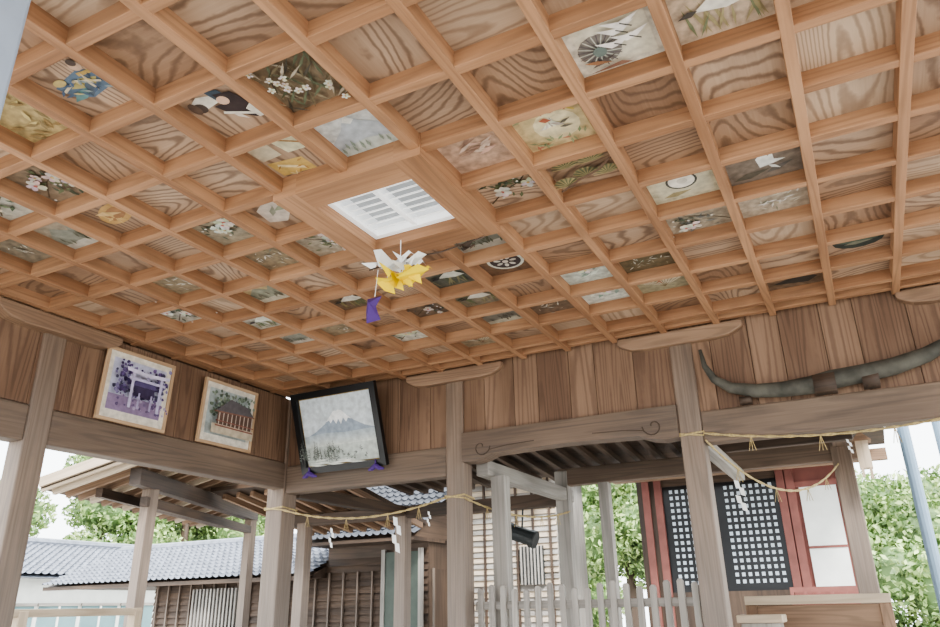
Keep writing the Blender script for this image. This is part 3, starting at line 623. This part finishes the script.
# ---------------------------------------------------------------- vegetation
def leafmat(name,col):
    m,nt,b=newmat(name);tc=N(nt,"ShaderNodeTexCoord");no=N(nt,"ShaderNodeTexNoise");no.inputs["Scale"].default_value=1.2;no.inputs["Detail"].default_value=6
    nt.links.new(tc.outputs["Object"],no.inputs["Vector"]);r=N(nt,"ShaderNodeValToRGB");c=lin(col)
    r.color_ramp.elements[0].position=.35;r.color_ramp.elements[1].position=.65
    r.color_ramp.elements[0].color=tuple(v*.6 for v in c[:3])+(1,);r.color_ramp.elements[1].color=tuple(min(1,v*1.25) for v in c[:3])+(1,)
    nt.links.new(no.outputs[0],r.inputs[0]);nt.links.new(r.outputs[0],b.inputs["Base Color"]);b.inputs["Roughness"].default_value=.6;return m
LM=[leafmat("leaf_mid",(138,162,100)),leafmat("leaf_dark",(106,132,82)),leafmat("leaf_light",(172,192,128))]
def foliage(name,blobs,n,size,trunk=None):
    rs=np.random.RandomState(len(name)+n)
    vols=np.array([b_[3]*b_[4]*b_[5] for b_ in blobs])**.66;vols=vols/vols.sum()
    V=[];F_=[];Mi=[]
    for b_,pr in zip(blobs,vols):
        k=int(n*pr);d=rs.normal(size=(k,3));d/=np.linalg.norm(d,axis=1)[:,None]
        c0=np.array(b_[:3])+d*np.array(b_[3:6])*(rs.uniform(.72,1.1,(k,1)))
        a=rs.normal(size=(k,3));a/=np.linalg.norm(a,axis=1)[:,None];bb=np.cross(a,rs.normal(size=(k,3)));bb/=np.linalg.norm(bb,axis=1)[:,None]
        s_=size*rs.uniform(.5,1.2,(k,1))
        arr=np.stack([c0-a*s_,c0-bb*s_*.5,c0+a*s_,c0+bb*s_*.5],1).reshape(-1,3);base=len(V)
        V.extend(arr.tolist());F_.extend([(base+4*i,base+4*i+1,base+4*i+2,base+4*i+3) for i in range(k)]);Mi.extend(rs.randint(0,3,k).tolist())
    V=[W(v) for v in V]
    me=bpy.data.meshes.new(name)
    for b_ in blobs:
        base=len(V);nu,nv=12,7
        for j in range(nv+1):
            for i in range(nu):
                t=math.pi*j/nv;p=2*math.pi*i/nu;V.append(W((b_[0]+.75*b_[3]*math.sin(t)*math.cos(p),b_[1]+.75*b_[4]*math.sin(t)*math.sin(p),b_[2]+.75*b_[5]*math.cos(t))))
        for j in range(nv):
            for i in range(nu): F_.append((base+j*nu+i,base+j*nu+(i+1)%nu,base+(j+1)*nu+(i+1)%nu,base+(j+1)*nu+i));Mi.append(1)
    if trunk:
        for (x,y,z0,z1,r_) in trunk:
            base=len(V)
            for z,rr in((z0,r_),((z0+z1)/2,r_*.7),(z1,r_*.45)):
                for i in range(8): V.append(W((x+rr*math.cos(i*.785),y+rr*math.sin(i*.785),z)))
            for j in range(2):
                for i in range(8): F_.append((base+j*8+i,base+j*8+(i+1)%8,base+(j+1)*8+(i+1)%8,base+(j+1)*8+i));Mi.append(3)
    me.from_pydata(V,[],F_)
    for q in LM+[M_old]: me.materials.append(q)
    me.polygons.foreach_set("material_index",Mi)
    ob=bpy.data.objects.new(name,me);bpy.context.collection.objects.link(ob)
rg=random.Random(11)
bl=[]
for k in range(46):
    x=rg.uniform(-2,26);y=rg.uniform(50,62);z=ZG+rg.uniform(0,11)
    bl.append((x,y,z,rg.uniform(2,4),2.5,rg.uniform(2,3)))
foliage("hillside_thicket",bl,60000,.26)
bl=[(rg.uniform(5.2,15),rg.uniform(24,36),ZG+rg.uniform(0,2.4),rg.uniform(1.4,2.3),1.6,rg.uniform(1,2)) for k in range(24)]
foliage("shrub_bank",bl,40000,.12)
bl=[];tr=[]
for k in range(44):
    u=rg.uniform(0,1);x=-62+rg.uniform(-3,3);y=14+u*52;z=rg.uniform(3,13.0) ;bl.append((x,y,z,3,3.2,rg.uniform(2,2.8)))
    if k%4==0: tr.append((x,y,ZG,z,.6))
foliage("cedar_grove",bl,50000,.32,tr)
bl=[];tr=[]
for k in range(16):
    bl.append((-22+rg.uniform(-6,6),42+rg.uniform(-3,3),rg.uniform(0,6),2.5,2.5,2.3))
    if k%4==0: tr.append((bl[-1][0],42,ZG,3,.5))
foliage("broadleaf_tree",bl,18000,.3,tr)
bl=[(-10.5+rg.uniform(-2,2),36+rg.uniform(-2,2),rg.uniform(0,7),1.8,1.8,1.8) for k in range(12)]
foliage("evergreen_tree",bl,16000,.2,[(-10.5,36,ZG,5,.4)])
# ---------------------------------------------------------------- ground
g_=MB();g_.box((-150,-120,ZG-.3),(120,150,ZG),plain("pale_gravel",(186,184,180),.95,var=.08,scale=12));g_.build("ground")
f=MB()
y=Y0-1
while y<9: 
    f.box((X0-.8,y+.005,ZF-.3),(X1+.5,y+.595,ZF),M_grey,L=(1,0,0));y+=.6
f.build("floor")
# ---------------------------------------------------------------- light
w=bpy.data.worlds.new("sky");bpy.context.scene.world=w;w.use_nodes=True
bgn=w.node_tree.nodes["Background"];bgn.inputs[0].default_value=(.92,.97,1,1);bgn.inputs[1].default_value=4.0
sd=bpy.data.lights.new("sun",'SUN');sd.energy=5;sd.angle=math.radians(12);sd.color=(1,.98,.95);so=bpy.data.objects.new("sun",sd);bpy.context.collection.objects.link(so)
so.rotation_euler=(math.radians(42),math.radians(18),math.radians(20))
# ---------------------------------------------------------------- camera
F=Vector((-0.42178,0.82807,0.36934));R=Vector((0.88748,0.46045,-0.01886));U=Vector((0.18568,-0.31983,0.9291))
from mathutils import Matrix
cd=bpy.data.cameras.new("camera");cam=bpy.data.objects.new("camera",cd);bpy.context.collection.objects.link(cam)
mt=Matrix(((R.x,U.x,-F.x),(R.y,U.y,-F.y),(R.z,U.z,-F.z))).to_4x4();mt.translation=Vector(W((1.2982,-5.7034,0)));cam.matrix_world=mt
cd.sensor_width=36;cd.lens=739.65/940*36;cd.clip_end=500;cd.clip_start=.02
bpy.context.scene.camera=cam
vs=bpy.context.scene.view_settings;vs.view_transform='AgX';vs.exposure=0.33
try: vs.look='AgX - Medium High Contrast'
except Exception: pass
